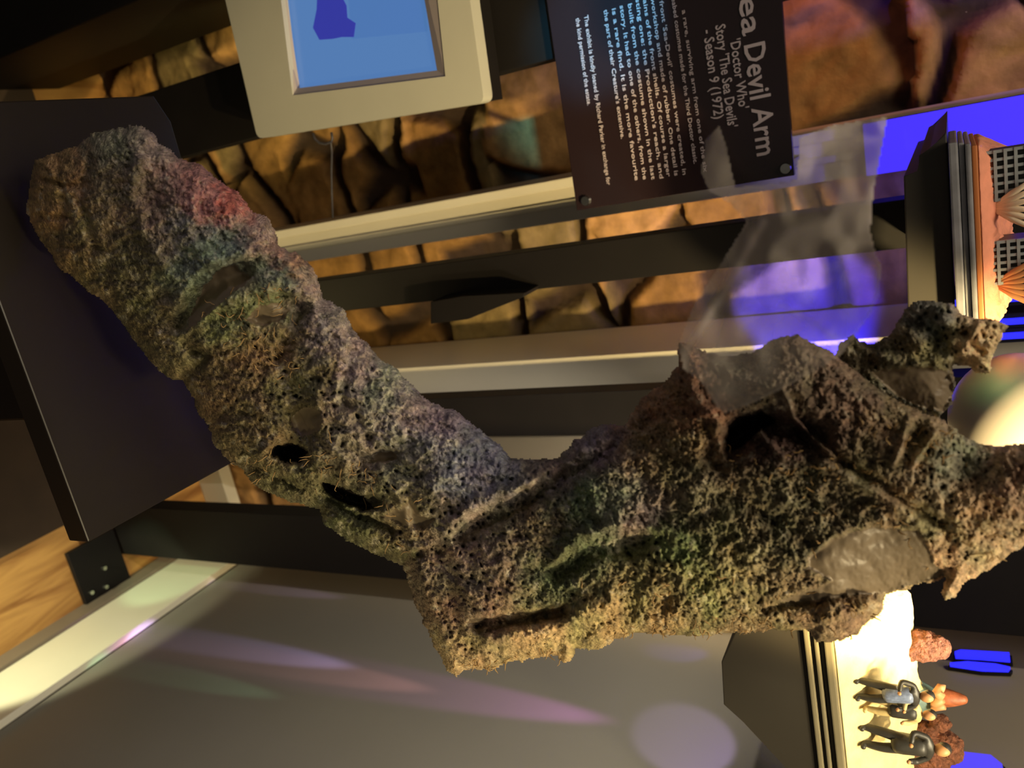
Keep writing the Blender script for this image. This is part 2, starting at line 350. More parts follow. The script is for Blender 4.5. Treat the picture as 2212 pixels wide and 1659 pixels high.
# folds (metres, + towards the viewer) along strokes of the photograph
FOLDS = [
 ([(980,1130),(1040,1075),(1110,1060),(1180,1010),(1260,960)], 16, .010), ([(1000,1160),(1090,1100),(1200,1050),(1300,985),(1400,900)], 20, -.012),
 ([(1030,1352),(1100,1345),(1160,1335),(1215,1318)], 13, -.020), ([(1060,1385),(1160,1370),(1240,1340),(1320,1300)], 20, .010),
 ([(1180,1220),(1250,1160),(1330,1130),(1420,1140),(1500,1180)], 11, .007), ([(1200,1240),(1280,1190),(1380,1180)], 26, -.014),
 ([(1510,1400),(1620,1330),(1780,1290)], 12, .0), ([(885,1180),(930,1290),(975,1430)], 11, .006), ([(950,1180),(985,1290),(1000,1400)], 18, -.006),
 ([(520,1000),(600,1035),(690,1075),(770,1118),(850,1140)], 11, -.013), ([(600,1065),(700,1115),(800,1160),(870,1195)], 22, .007),
 ([(380,660),(410,600),(470,560),(550,540),(640,570)], 16, .008), ([(390,720),(450,665),(520,640),(600,620),(680,640)], 16, .008), ([(385,700),(430,640),(490,600),(530,590)], 22, -.014),
 ([(395,740),(440,770),(395,815)], 12, -.010), ([(600,640),(640,660),(700,650)], 16, -.007), ([(560,690),(620,690),(650,670)], 18, -.007),
 ([(300,345),(280,430),(320,520),(370,600)], 14, .007), ([(190,340),(170,430),(210,540)], 12, -.009), ([(120,340),(140,430),(120,520)], 9, -.006),
 ([(75,395),(160,400)], 7, -.007), ([(60,470),(150,470)], 7, -.006), ([(90,540),(180,530)], 7, -.005),
 ([(420,430),(400,520),(460,560)], 14, .005), ([(500,400),(540,470),(500,520)], 13, -.006), ([(640,690),(600,780),(640,860)], 16, -.008), ([(760,760),(740,860),(800,950)], 12, -.006),
 ([(690,880),(700,940),(740,1000)], 14, .008), ([(640,900),(650,940)], 26, -.014), ([(620,975),(650,985)], 20, -.022), ([(710,1050),(770,1085),(810,1090)], 16, -.020), ([(790,990),(850,985)], 16, -.008),
 ([(540,870),(600,930),(560,990)], 14, .005), ([(490,930),(560,960)], 22, .006), ([(820,1010),(870,1090),(900,1180)], 10, .005),
 ([(1575,960),(1600,935),(1660,915),(1700,925),(1760,950)], 34, -.028), ([(1690,840),(1720,900),(1760,950),(1800,985)], 5, .016), ([(1620,900),(1650,950),(1690,985)], 5, .012),
 ([(1470,760),(1500,850),(1545,900),(1560,985)], 13, .010), ([(1480,760),(1560,790),(1640,830),(1730,850)], 14, .006), ([(1540,900),(1530,960),(1545,1000)], 22, -.010),
 ([(1800,985),(1880,1030),(1960,1080),(2030,1130)], 12, -.010), ([(1780,1000),(1860,1050),(1960,1110)], 10, .008), ([(1960,900),(1950,950),(1930,1000)], 7, .010), ([(2020,930),(1990,975),(1970,1010)], 7, .010), ([(1985,920),(1975,960)], 16, -.014),
 ([(2080,1010),(2120,1030)], 30, -.010), ([(1660,1310),(1800,1296),(1920,1284)], 9, -.010), ([(1690,1350),(1800,1340),(1880,1310)], 14, .006),
 ([(1400,1000),(1500,1040),(1600,1030)], 20, .005), ([(1560,1080),(1680,1120),(1760,1180)], 20, -.005), ([(1050,1130),(1110,1120),(1170,1070)], 14, -.006), ([(1015,1230),(1090,1215)], 12, .004),
]
TONES = [((90,450),(156,116,50)),((110,360),(160,118,56)),((140,580),(140,108,50)),((180,520),(120,104,58)),((250,330),(112,110,82)),((330,320),(142,122,110)),((430,380),(165,112,104)),((490,425),(196,84,60)),((450,440),(158,100,96)),((400,500),(132,128,118)),((330,440),(128,100,82)),((230,420),(112,98,66)),((280,560),(98,88,50)),((300,680),(106,96,50)),((480,520),(118,136,124)),((420,560),(116,128,110)),
 ((590,520),(162,132,116)),((640,560),(184,132,96)),((600,590),(120,134,112)),((470,700),(136,132,78)),((560,650),(132,130,80)),((690,650),(160,138,126)),((560,750),(146,114,62)),((620,740),(134,110,60)),((450,800),(112,92,50)),((430,860),(138,110,62)),((700,720),(156,144,134)),((760,800),(164,142,134)),((820,860),(140,140,116)),((700,800),(116,104,58)),((640,860),(104,94,48)),((500,920),(124,104,56)),((880,900),(152,138,132)),((950,930),(150,134,144)),((990,1000),(134,134,146)),((880,1000),(128,118,98)),((1060,980),(134,128,150)),
 ((560,990),(118,100,54)),((600,1050),(112,100,56)),((740,1130),(92,92,44)),((840,1190),(104,100,48)),((880,1100),(124,110,70)),((920,1200),(124,100,76)),((1000,1130),(148,128,112)),((1010,1210),(136,112,98)),((1000,1310),(128,98,74)),((970,1420),(178,148,92)),
 ((1100,1160),(116,98,76)),((1150,1130),(112,98,60)),((1200,1010),(128,106,90)),((1280,940),(128,112,120)),((1250,1200),(92,106,60)),((1200,1270),(96,106,60)),((1320,1080),(134,136,108)),((1270,1080),(112,128,82)),((1380,1100),(150,130,120)),((1400,940),(160,120,68)),((1450,860),(170,112,58)),((1530,860),(144,92,60)),((1480,960),(150,120,66)),((1600,800),(138,124,104)),((1720,770),(150,120,96)),((1500,1050),(128,110,78)),((1450,1180),(124,134,70)),((1420,1260),(146,130,68)),((1550,1280),(156,146,76)),((1300,1340),(184,158,84)),((1180,1390),(196,160,92)),((1400,1350),(176,148,80)),
 ((1640,940),(84,58,48)),((1700,950),(96,66,56)),((1780,920),(116,88,62)),((1850,860),(124,98,74)),((1650,1050),(124,108,70)),((1720,1140),(120,112,74)),((1800,1050),(130,112,76)),((1900,930),(140,112,72)),((1620,1340),(150,124,72)),((1800,1350),(152,116,76)),((1900,1060),(146,126,86)),((2000,940),(168,136,90)),((1980,1100),(170,146,96)),((2060,1000),(150,150,118)),((2100,1120),(206,170,112)),((2180,1000),(206,160,120)),((2050,1260),(214,176,120)),((2260,1050),(206,166,116))]
PATCH = [[(402,712),(415,665),(440,615),(478,578),(505,572),(542,598),(525,618),(480,648),(440,685)],
 [(1745,1203),(1800,1160),(1877,1138),(1980,1146),(2022,1219),(2042,1243),(1985,1258),(1918,1279),(1815,1288),(1700,1300),(1688,1296),(1795,1256),(1745,1227)],
 [(800,995),(820,975),(845,972),(858,990),(830,1002)],[(532,690),(560,655),(600,655),(625,668),(610,692),(570,702)],
 [(820,1115),(865,1100),(885,1075),(905,1110),(935,1120),(915,1142),(860,1132)],[(628,900),(655,880),(690,885),(692,925),(650,945),(632,925)]]
VOID = [[(575,970),(600,958),(640,962),(668,975),(650,998),(612,1000)],[(695,1040),(740,1052),(790,1075),(808,1098),(775,1100),(730,1080),(700,1062)],
 [(1568,915),(1600,898),(1640,888),(1680,905),(1640,930),(1600,965),(1570,975)]]
M['arm'] = mat('barnacled_latex', (0.3, 0.25, 0.2), 0.62, 0.22, 160, 0.9, attr='Col', bscale=420, spec=0.55)
M['skin'] = mat('smooth_latex', srgb(122, 108, 88), 0.45, 0.08, 25, 0.1)
M['void'] = mat('black_latex', srgb(30, 24, 22), 0.35, 0.5, 90, 1.0, bscale=200)  # near black for the hollows, their shade put into the colour
M['fibre'] = mat('frayed_fibre', srgb(158, 128, 82), 0.7, 0.25, 60)
ARM = empty('sculpted_arm', (0.0, 0.39, ZS), 'large encrusted sea creature arm prop bent at the elbow, green, brown and lilac', 'sculpture')
def build_body(poly, step, Yfun, Rpx, H, splits, seed, tones, folds=(), patches=(), voids=(), rag=5.0, parent=ARM):
    pa = np.array(poly, float)
    xs = np.arange(pa[:, 0].min() - 14, min(pa[:, 0].max() + 14, 2302), step); ys = np.arange(pa[:, 1].min() - 14, pa[:, 1].max() + 14, step)
    X, Y = np.meshgrid(xs, ys); ny, nx = X.shape
    d = edist(X, Y, poly)
    rg = fbm(X / 26, Y / 26, 4, seed + 3, 0.7) * rag * (1.0 + 1.2 * vnoise(X / 120, Y / 120, seed + 8))
    d = d + rg
    ins = d > 0
    u = np.clip(d / Rpx, 0, 1); prof = np.sqrt(np.clip(1 - (1 - u) ** 2, 0, 1))
    t = Yfun(X, Y)
    smooth = np.zeros(X.shape); lab = np.full(X.shape, -1)
    for k, q in enumerate(patches):
        e = edist(X, Y, q) + 5 * fbm(X / 14, Y / 14, 3, 40 + k); smooth = np.maximum(smooth, np.clip((e + 4) / 8, 0, 1)); lab[e > 0] = 100 + k
    vd = np.zeros(X.shape)
    for k, q in enumerate(voids):
        e = edist(X, Y, q) + 6 * fbm(X / 12, Y / 12, 3, 60 + k); vd = np.maximum(vd, np.clip((e + 4) / 14, 0, 1)); lab[e > 1] = 200 + k
    wx = X + 14 * fbm(X / 50, Y / 50, 3, seed + 11); wy = Y + 14 * fbm(X / 50 + 7, Y / 50, 3, seed + 12)
    big = fbm(wx / 130, wy / 130, 4, seed); med = fbm(wx / 34, wy / 34, 4, seed + 1, 0.6); fine = fbm(wx / 9, wy / 9, 3, seed + 2, 0.7)
    rid = 1 - 2 * np.abs(fbm(wx / 40, wy / 40, 4, seed + 5, 0.6))
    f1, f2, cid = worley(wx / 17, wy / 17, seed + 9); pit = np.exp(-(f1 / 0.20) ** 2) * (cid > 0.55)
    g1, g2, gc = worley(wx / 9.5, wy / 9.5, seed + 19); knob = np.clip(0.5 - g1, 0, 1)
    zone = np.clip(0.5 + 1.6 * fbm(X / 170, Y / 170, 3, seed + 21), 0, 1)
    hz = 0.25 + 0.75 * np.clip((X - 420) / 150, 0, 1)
    det = 0.0050 * med + 0.0016 * fine + 0.0032 * (rid - 0.3) - 0.0065 * pit * zone * hz + 0.0040 * knob * (1 - 0.6 * zone) + 0.0022 * fine * (1 - zone) + 0.0014 * fbm(X / 4.5, Y / 4.5, 2, 91)
    rough = (1 - smooth) * (1 - 0.7 * vd)
    h = H * prof + 0.008 * big * prof + det * rough * np.clip(u * 6, 0, 1)
    for pts, w, a in folds:
        h = h + a * stroke(wx * 0.6 + X * 0.4, wy * 0.6 + Y * 0.4, pts, w) * np.clip(u * 4, 0, 1)
    h = h - 0.018 * vd - 0.004 * smooth
    h = np.where(ins, np.maximum(h, 0.0015), 0.0)
    R = ray(X, Y); T = t / R[..., 1]
    # bodies grow towards and away from the viewer around a common mid surface
    front = CAM + R * (T - h)[..., None]
    back = CAM + R * (T + 0.85 * H * prof * (1 + 0.1 * big) + 0.0015)[..., None]
    # paint tones blended from points, darker in the pits
    num = np.zeros(X.shape + (3,)); den = np.zeros(X.shape)
    cx = X + 45 * fbm(X / 30, Y / 30, 4, seed + 31, 0.7); cy = Y + 45 * fbm(X / 30 + 3, Y / 30, 4, seed + 32, 0.7)
    for (tx, ty), c in tones:
        w = 1.0 / (((cx - tx) ** 2 + (cy - ty) ** 2) + 500.0) ** 2; num += w[..., None] * lin(c); den += w
    c = num / den[..., None]
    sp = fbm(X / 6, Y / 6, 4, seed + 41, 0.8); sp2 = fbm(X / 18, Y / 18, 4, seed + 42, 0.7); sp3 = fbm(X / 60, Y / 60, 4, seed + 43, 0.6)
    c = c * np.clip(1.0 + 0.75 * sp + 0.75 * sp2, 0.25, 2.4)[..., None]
    gr = np.clip(sp3 * 2.2, 0, 1)[..., None]; c = c * (1 - 0.35 * gr) + c * np.array((0.75, 1.25, 0.7)) * 0.35 * gr
    wr = np.clip(-sp3 * 2.2, 0, 1)[..., None]; c = c * (1 - 0.4 * wr) + c * np.array((1.3, 0.9, 0.75)) * 0.4 * wr
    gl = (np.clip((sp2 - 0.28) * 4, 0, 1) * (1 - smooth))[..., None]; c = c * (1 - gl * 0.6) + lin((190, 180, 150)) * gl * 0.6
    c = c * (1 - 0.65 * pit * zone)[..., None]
    lu = c.mean(-1, keepdims=True); c = np.clip((c * 0.72 + lu * 0.28) * 1.08, 0.004, 0.85)
    # quads
    q = ins[:-1, :-1] & ins[1:, :-1] & ins[:-1, 1:] & ins[1:, 1:]
    jj, ii = np.nonzero(q); a = jj * nx + ii; quad = np.stack([a, a + nx, a + nx + 1, a + 1], -1)
    qx = X[jj, ii]; qy = Y[jj, ii]; ql = lab[jj, ii]
    base = splits(qx, qy); cls = np.where(ql >= 0, ql, base)
    front[..., 2] = np.maximum(front[..., 2], ZS + 0.0006); back[..., 2] = np.maximum(back[..., 2], ZS + 0.0006)
    Ff = front.reshape(-1, 3); Bb = back.reshape(-1, 3); Cc = c.reshape(-1, 3); out = {}
    # rim edges for closing
    key = {}
    for cl in np.unique(cls):
        fq = quad[cls == cl]; bq = quad[base == cl][:, ::-1] if cl < 100 else np.zeros((0, 4), int)
        NV = len(Ff)
        faces = [fq]
        if len(bq): faces.append(bq + NV)
        if cl < 100:
            al = quad[base == cl]
            e = np.concatenate([al[:, [0, 1]], al[:, [1, 2]], al[:, [2, 3]], al[:, [3, 0]]])
            es = np.sort(e, 1); k = es[:, 0].astype(np.int64) * 10000000 + es[:, 1]
            allq = quad; e2 = np.concatenate([allq[:, [0, 1]], allq[:, [1, 2]], allq[:, [2, 3]], allq[:, [3, 0]]])
            s2 = np.sort(e2, 1); k2 = s2[:, 0].astype(np.int64) * 10000000 + s2[:, 1]
            uq, cn = np.unique(k2, return_counts=True); rim = uq[cn == 1]
            m_ = np.isin(k, rim); r = e[m_]
            faces.append(np.stack([r[:, 1], r[:, 0], r[:, 0] + NV, r[:, 1] + NV], -1))
        fa = np.concatenate(faces); used = np.unique(fa); remap = np.full(2 * NV, -1); remap[used] = np.arange(len(used))
        allv = np.concatenate([Ff, Bb]); allc = np.concatenate([Cc, Cc])
        name = splits.names.get(int(cl), None) or ('smooth_skin_patch' if cl < 200 else 'dark_hollow')
        me = bpy.data.meshes.new(name); me.from_pydata(allv[used].tolist(), [], remap[fa].tolist()); me.update()
        if cl < 100: mm = M['arm']
        elif cl < 200: mm = M['skin']
        else: mm = M['void']
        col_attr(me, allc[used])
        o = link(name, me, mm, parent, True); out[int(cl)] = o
        if cl >= 200: o['label'] = 'black hollow with glossy filling'
        elif cl >= 100: o['label'] = 'smooth bare grey brown skin'
    return out
class Sp:
    names = {0: 'hand', 1: 'forearm', 2: 'upper_arm'}
    def __call__(s, x, y):
        r = np.ones(x.shape, int)
        r[(x + 0.45 * (y - 500)) < 400 + 0 * x] = 0
        up = ((y - 1130) * 1.0 > -(x - 985) * 0.72) & (x > 880) & ~((x < 985) & (y < 1120))
        r[up] = 2
        return r
def yarm(X, Y):
    return 0.385 + 0.02 * np.clip((X - 1200) / 1000, -1, 1) - 0.02 * np.exp(-((X - 250) / 300) ** 2) * 0
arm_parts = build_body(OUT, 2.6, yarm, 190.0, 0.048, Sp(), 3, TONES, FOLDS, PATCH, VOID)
class Sl:
    names = {3: 'torn_flap'}
    def __call__(s, x, y): return np.full(x.shape, 3)
LT = [((1850,770),(120,106,70)),((1960,720),(112,100,62)),((2020,690),(126,124,116)),((1990,670),(132,126,120)),((2100,740),(226,188,124)),((2150,720),(230,190,120)),((2000,760),(150,128,72)),((1950,840),(86,80,62)),((2040,850),(84,78,62))]
LF = [([(1990,700),(2030,730)], 22, -.012), ([(2080,720),(2120,760)], 8, -.010), ([(2110,700),(2080,760)], 8, .008), ([(1880,760),(1960,790),(2040,780)], 12, .006)]
LP = [[(1880,802),(1950,792),(2050,800),(2058,850),(2040,890),(1990,880),(1930,850)]]
M['skin2'] = M['skin']
build_body(LOBE, 2.6, lambda X, Y: 0.445 + 0 * X, 90.0, 0.022, Sl(), 77, LT, LF, LP, ())
# loose fibres curling out of the crust
def fibres(name, spots, n, rad, L, m, seed):
    rd = random.Random(seed); bm = bmesh.new()
    deps = bpy.context.evaluated_depsgraph_get()
    for (cx, cy, sx, sy) in spots:
        for k in range(n):
            px = rd.gauss(cx, sx); py = rd.gauss(cy, sy)
            r = ray(px, py); best = None
            for o in arm_parts.values():
                hit, loc, nor, idx = o.ray_cast(o.matrix_world.inverted() @ Vector(CAM), o.matrix_world.inverted().to_3x3() @ Vector(r))
                if hit:
                    w = o.matrix_world @ loc
                    if best is None or (w - Vector(CAM)).length < (best - Vector(CAM)).length: best = w
            if best is None: continue
            dr = Vector((rd.uniform(-1, 1), rd.uniform(-1.2, 0.1), rd.uniform(-1, 1))).normalized(); p = best - Vector(r) * -0.0006
            pts = [p]
            for s in range(5):
                dr = (dr + Vector((rd.uniform(-.8, .8), rd.uniform(-.6, .6), rd.uniform(-.8, .8)))).normalized()
                p = p + dr * L / 5; pts.append(p)
            tube_into(bm, pts, [rad, rad, rad * .9, rad * .8, rad * .6, rad * .3], 4)
    o = fin(name, bm, m, ARM, True); o['kind'] = 'stuff'; return o
bpy.context.view_layer.update()
fibres('frayed_fibre', [(560,750,40,25),(620,780,30,30),(520,680,40,20),(600,640,30,20),(700,1000,30,30),(820,1040,40,30),(560,1000,40,20),(870,1180,20,40)], 18, 0.00032, 0.009, M['fibre'], 3)
fibres('edge_fringe', [(1240,1415,60,12),(1420,1360,90,10),(1620,1350,90,12),(1800,1330,60,25),(1060,1435,60,8),(2000,960,60,30),(2100,1180,70,40),(1700,1010,100,20),(1450,1290,120,30),(1900,1080,100,50)], 34, 0.00042, 0.006, M['fibre'], 5)

# ---------------------------------------------------------------- grey screen on the left
def quadP(pts, Y): return [P(x, y, Y) for x, y in pts]
YS = 0.84
scr = empty('display_screen', P(800, 60, YS), 'grey framed screen showing a blue picture, mounted on a black post', 'screen')
def rounded(pts, r, n=5):
    out = []; m = len(pts); pts = [np.array(p, float) for p in pts]
    for i in range(m):
        p = pts[i]; a = pts[i - 1]; b = pts[(i + 1) % m]
        ua = nrm(a - p); ub = nrm(b - p)
        for k in range(n + 1):
            t = k / n; q0 = p + ua * r; q1 = p + ub * r
            out.append((1-t)**2 * q0 + 2*t*(1-t) * p + t*t * q1)
    return out
def ext(a, b, y):                    # a point on the line a-b at picture row y
    t = (y - a[1]) / (b[1] - a[1]); return (a[0] + t * (b[0] - a[0]), y)
fr = [ext((487,0),(556,298),-260), (556,300), (1046,222), ext((1015,0),(1046,222),-260)]
op = [ext((606,0),(630,205),-200), (632,206), (962,165), ext((944,0),(960,165),-200)]
dp = [ext((600,0),(641,190),-190), (641,191), (944,152), ext((916,0),(942,150),-190)]
frp = rounded(quadP(fr, YS), 0.010); opp = quadP(op, YS)
def ring(name, outer, inner, off, m, parent):
    # outer and inner loops with equal counts per corner -> a frame with a real opening
    n = len(outer); k = n // len(inner); bm = bmesh.new(); off = np.array(off)
    o1 = [bm.verts.new(tuple(p)) for p in outer]; o2 = [bm.verts.new(tuple(p + off)) for p in outer]
    i1 = [bm.verts.new(tuple(p)) for p in inner]; i2 = [bm.verts.new(tuple(p + off)) for p in inner]
    for i in range(n):
        j = (i + 1) % n; a = i // k; b = j // k
        for (O, I, fl) in ((o1, i1, 0), (o2, i2, 1)):
            vs = [O[i], O[j], I[b]] if a == b else [O[i], O[j], I[b], I[a]]
            bm.faces.new(vs if not fl else vs[::-1])
        bm.faces.new((o1[i], o2[i], o2[j], o1[j]))
    for a in range(len(inner)):
        b = (a + 1) % len(inner); bm.faces.new((i1[a], i1[b], i2[b], i2[a]))
    return fin(name, bm, m, parent)
ring('frame', frp, opp, (0, 0.022, 0), M['frame'], scr)
back = [np.array(p) + np.array((0, 0.0225, 0)) for p in quadP([(x, y) for x, y in fr], YS)]
prism('back_cover', [c * 0.98 + np.mean(back, axis=0) * 0.02 for c in back], (0, 0.030, 0), M['black'], scr)
dpp = quadP(dp, YS + 0.006)
ring('bezel', [p for p in quadP(op, YS + 0.001)], dpp, (0, 0.006, 0), M['bezel'], scr)
def screen_mat():
    m = bpy.data.materials.new('screen_glow'); m.use_nodes = True; nt = m.node_tree; N = nt.nodes; L = nt.links
    b = N['Principled BSDF']; b.inputs['Base Color'].default_value = (0.01, 0.02, 0.04, 1); b.inputs['Roughness'].default_value = 0.2
    tc = N.new('ShaderNodeTexCoord'); n = N.new('ShaderNodeTexNoise'); n.inputs['Scale'].default_value = 9; n.inputs['Detail'].default_value = 5
    L.new(tc.outputs['Object'], n.inputs['Vector'])
    sx = N.new('ShaderNodeSeparateXYZ'); L.new(tc.outputs['Object'], sx.inputs[0])
    a = N.new('ShaderNodeMath'); a.operation = 'MULTIPLY_ADD'; L.new(sx.outputs[2], a.inputs[0]); a.inputs[1].default_value = 2.1; a.inputs[2].default_value = 0.0
    a2 = N.new('ShaderNodeMath'); a2.operation = 'MULTIPLY_ADD'; L.new(n.outputs['Fac'], a2.inputs[0]); a2.inputs[1].default_value = 0.5; L.new(a.outputs[0], a2.inputs[2])
    r = N.new('ShaderNodeValToRGB'); r.color_ramp.elements[0].position = 0.1; r.color_ramp.elements[0].color = (*srgb(58, 86, 138), 1)
    r.color_ramp.elements[1].position = 0.75; r.color_ramp.elements[1].color = (*srgb(98, 146, 212), 1)
    L.new(a2.outputs[0], r.inputs[0]); L.new(r.outputs[0], b.inputs['Emission Color']); b.inputs['Emission Strength'].default_value = 0.66
    return m
M['screen'] = screen_mat()
prism('picture_panel', quadP(dp, YS + 0.0125), (0, 0.004, 0), M['screen'], scr)
M['sil'] = mat('picture_dark_blue', srgb(20, 22, 90), 0.3, 0.1, 20, emit=srgb(56, 62, 170), es=0.75)
M['sky'] = mat('picture_pale_blue', srgb(20, 22, 90), 0.3, 0.1, 20, emit=srgb(104, 160, 232), es=0.5)
sil = [(690,-150),(684,20),(676,60),(690,86),(718,84),(738,80),(764,80),(768,50),(750,38),(748,12),(738,-8),(736,-150)]
prism('dark_figure_in_picture', quadP(sil, YS + 0.0118), (0, 0.0006, 0), M['sil'], scr)['label'] = 'deep blue rounded silhouette'
prism('sky_in_picture', quadP([(760,84),(924,68),(906,-150),(740,-150)], YS + 0.0123), (0, 0.0001, 0), M['sky'], scr)
# hook and cable under the screen
hk = empty('cable', P(697, 300, YS + 0.01), 'thin dark cable looping out below the grey screen', 'cable')
tube('loop', [P(x, y, YS + 0.02) for x, y in ((676,288),(680,300),(690,309),(704,311),(716,306),(718,300),(716,286))], 0.0017, M['cable'], hk)
tube('lead', [P(x, y, YS + 0.05 + 0.03 * i / 4) for i, (x, y) in enumerate(((714,306),(717,330),(716,370),(717,420),(719,470)))], 0.0013, M['cable'], hk)

# ---------------------------------------------------------------- information sign
YG = 0.885
sg = [ext((1180,0),(1245,455),-330), (1246,455), (1716,379), ext((1688,0),(1716,379),-330)]
sgp = quadP(sg, YG)
sign = empty('information_sign', P(1450, 200, YG), 'glossy black information sign with white lettering and corner screws', 'sign')
prism('panel', sgp, (0, 0.008, 0), M['acrylic'], sign, bevel=0.0008)
for (x, y) in ((1265, 434), (1697, 364)):
    c = P(x, y, YG - 0.002); bm = bmesh.new()
    bmesh.ops.create_cone(bm, cap_ends=True, segments=20, radius1=0.0062, radius2=0.0050, depth=0.004, matrix=Matrix.Translation(tuple(c)) @ Matrix.Rotation(math.pi/2, 4, 'X'))
    s_ = fin('screw', bm, M['chrome'], sign)
    bm = bmesh.new(); bmesh.ops.create_cone(bm, cap_ends=True, segments=14, radius1=0.004, radius2=0.004, depth=0.1065, matrix=Matrix.Translation((c[0], YG + 0.0083 + 0.0533, c[2])) @ Matrix.Rotation(math.pi/2, 4, 'X'))
    fin('standoff', bm, M['chrome'], sign)
def text(s, px, py, cap, endpy, slope, name='lettering', bold=0.0, endx=None):
    # baseline starts at (px,py), runs to row endpy; cap is the capital height in the photograph's pixels
    cu = bpy.data.curves.new(name, 'FONT'); cu.body = s; cu.extrude = 0.0004; cu.offset = bold; cu.resolution_u = 2
    o = bpy.data.objects.new('tmp', cu); COL.objects.link(o); bpy.context.view_layer.update()
    me = bpy.data.meshes.new_from_object(o.evaluated_get(bpy.context.evaluated_depsgraph_get())); bpy.data.objects.remove(o)
    co = np.empty(len(me.vertices) * 3); me.vertices.foreach_get('co', co); co = co.reshape(-1, 3)
    w = co[:, 0].max(); ca = 0.70
    a = P(px, py, YG - 0.0012); b = P(px + slope * (endpy - py), endpy, YG - 0.0012); u = P(px + cap, py, YG - 0.0012)
    V = a + np.outer(co[:, 0] / w, b - a) + np.outer(co[:, 1] / ca, (0, 0, (u - a)[2])); V[:, 1] += np.where(co[:, 2] > 0, -0.0002, 0.0008)
    me.vertices.foreach_set('co', V.ravel()); me.update()
    o = link(name, me, M['letter'], sign); return o
text('Sea', 1590, -48, 46, 79, 0.118, 'title', 0.012)
text('Devil Arm', 1607, 95, 46, 338, 0.118, 'title', 0.012)
text("'Doctor Who'", 1577, 86, 22, 236, 0.13, 'subtitle', 0.008)
text("Story 'The Sea Devils'", 1545, 55, 22, 276, 0.125, 'subtitle', 0.008)
text('- Season 9 (1972)', 1519, 66, 22, 258, 0.125, 'subtitle', 0.008)
body = [("a rare, surviving arm from one of the six", 1474, 22, 372), ("Seabed costumes made for the Third Doctor classic.", 1455, -12, 354),
 ("The front 'Sea-Devil' costumes were created, in", 1428, -40, 378), ("the workshop and made of rubber. One detail is", 1410, -40, 380),
 ("remains of the front shells. Of course a larger", 1393, -40, 382), ("existing one: the Production's reach, and", 1377, -36, 386),
 ("built from the costume shown in the last", 1359, 8, 388), ("story. It had to one of the others, from the", 1341, 12, 388),
 ("is a rare find. It is the more favourite", 1323, 18, 390), ("the part of their Creature's extensive.", 1305, 22, 300),
 ("The exhibit is kindly loaned by Richard Parker in exchange for", 1261, 34, 400), ("the kind permission of the estate.", 1242, 40, 228)]
for s, x, y, e in body: text(s, x + 0.135 * (y - 30), y, 9.0, e, 0.135, 'body_text', 0.004)

# ---------------------------------------------------------------- reflection in the case glass, built as a translucent mesh
def reflection_mat():
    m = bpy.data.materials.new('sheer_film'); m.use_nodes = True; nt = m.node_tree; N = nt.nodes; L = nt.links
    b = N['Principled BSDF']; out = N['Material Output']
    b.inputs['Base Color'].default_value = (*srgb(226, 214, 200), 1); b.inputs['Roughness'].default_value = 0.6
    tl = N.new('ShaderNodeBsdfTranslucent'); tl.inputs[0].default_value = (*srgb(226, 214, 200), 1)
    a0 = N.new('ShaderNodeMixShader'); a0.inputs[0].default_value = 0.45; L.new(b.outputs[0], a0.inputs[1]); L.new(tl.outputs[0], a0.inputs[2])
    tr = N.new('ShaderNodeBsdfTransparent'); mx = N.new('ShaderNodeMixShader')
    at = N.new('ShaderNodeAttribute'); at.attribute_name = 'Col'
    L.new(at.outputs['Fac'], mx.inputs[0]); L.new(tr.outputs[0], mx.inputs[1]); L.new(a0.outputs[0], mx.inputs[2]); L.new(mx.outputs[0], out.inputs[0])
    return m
M['film'] = reflection_mat()
REFLECTION = [(1920,250),(1905,330),(1888,420),(1882,500),(1893,545),(1906,575),(1900,640),(1880,685),(1850,725),(1822,765),(1770,800),(1700,838),(1640,868),(1566,896),(1545,880),(1515,830),(1475,800),(1462,745),(1500,650),(1560,560),(1610,480),(1575,440),(1530,415),(1512,370),(1522,300),(1555,268),(1572,320),(1590,402),(1650,398),(1722,386),(1724,296),(1800,268)]
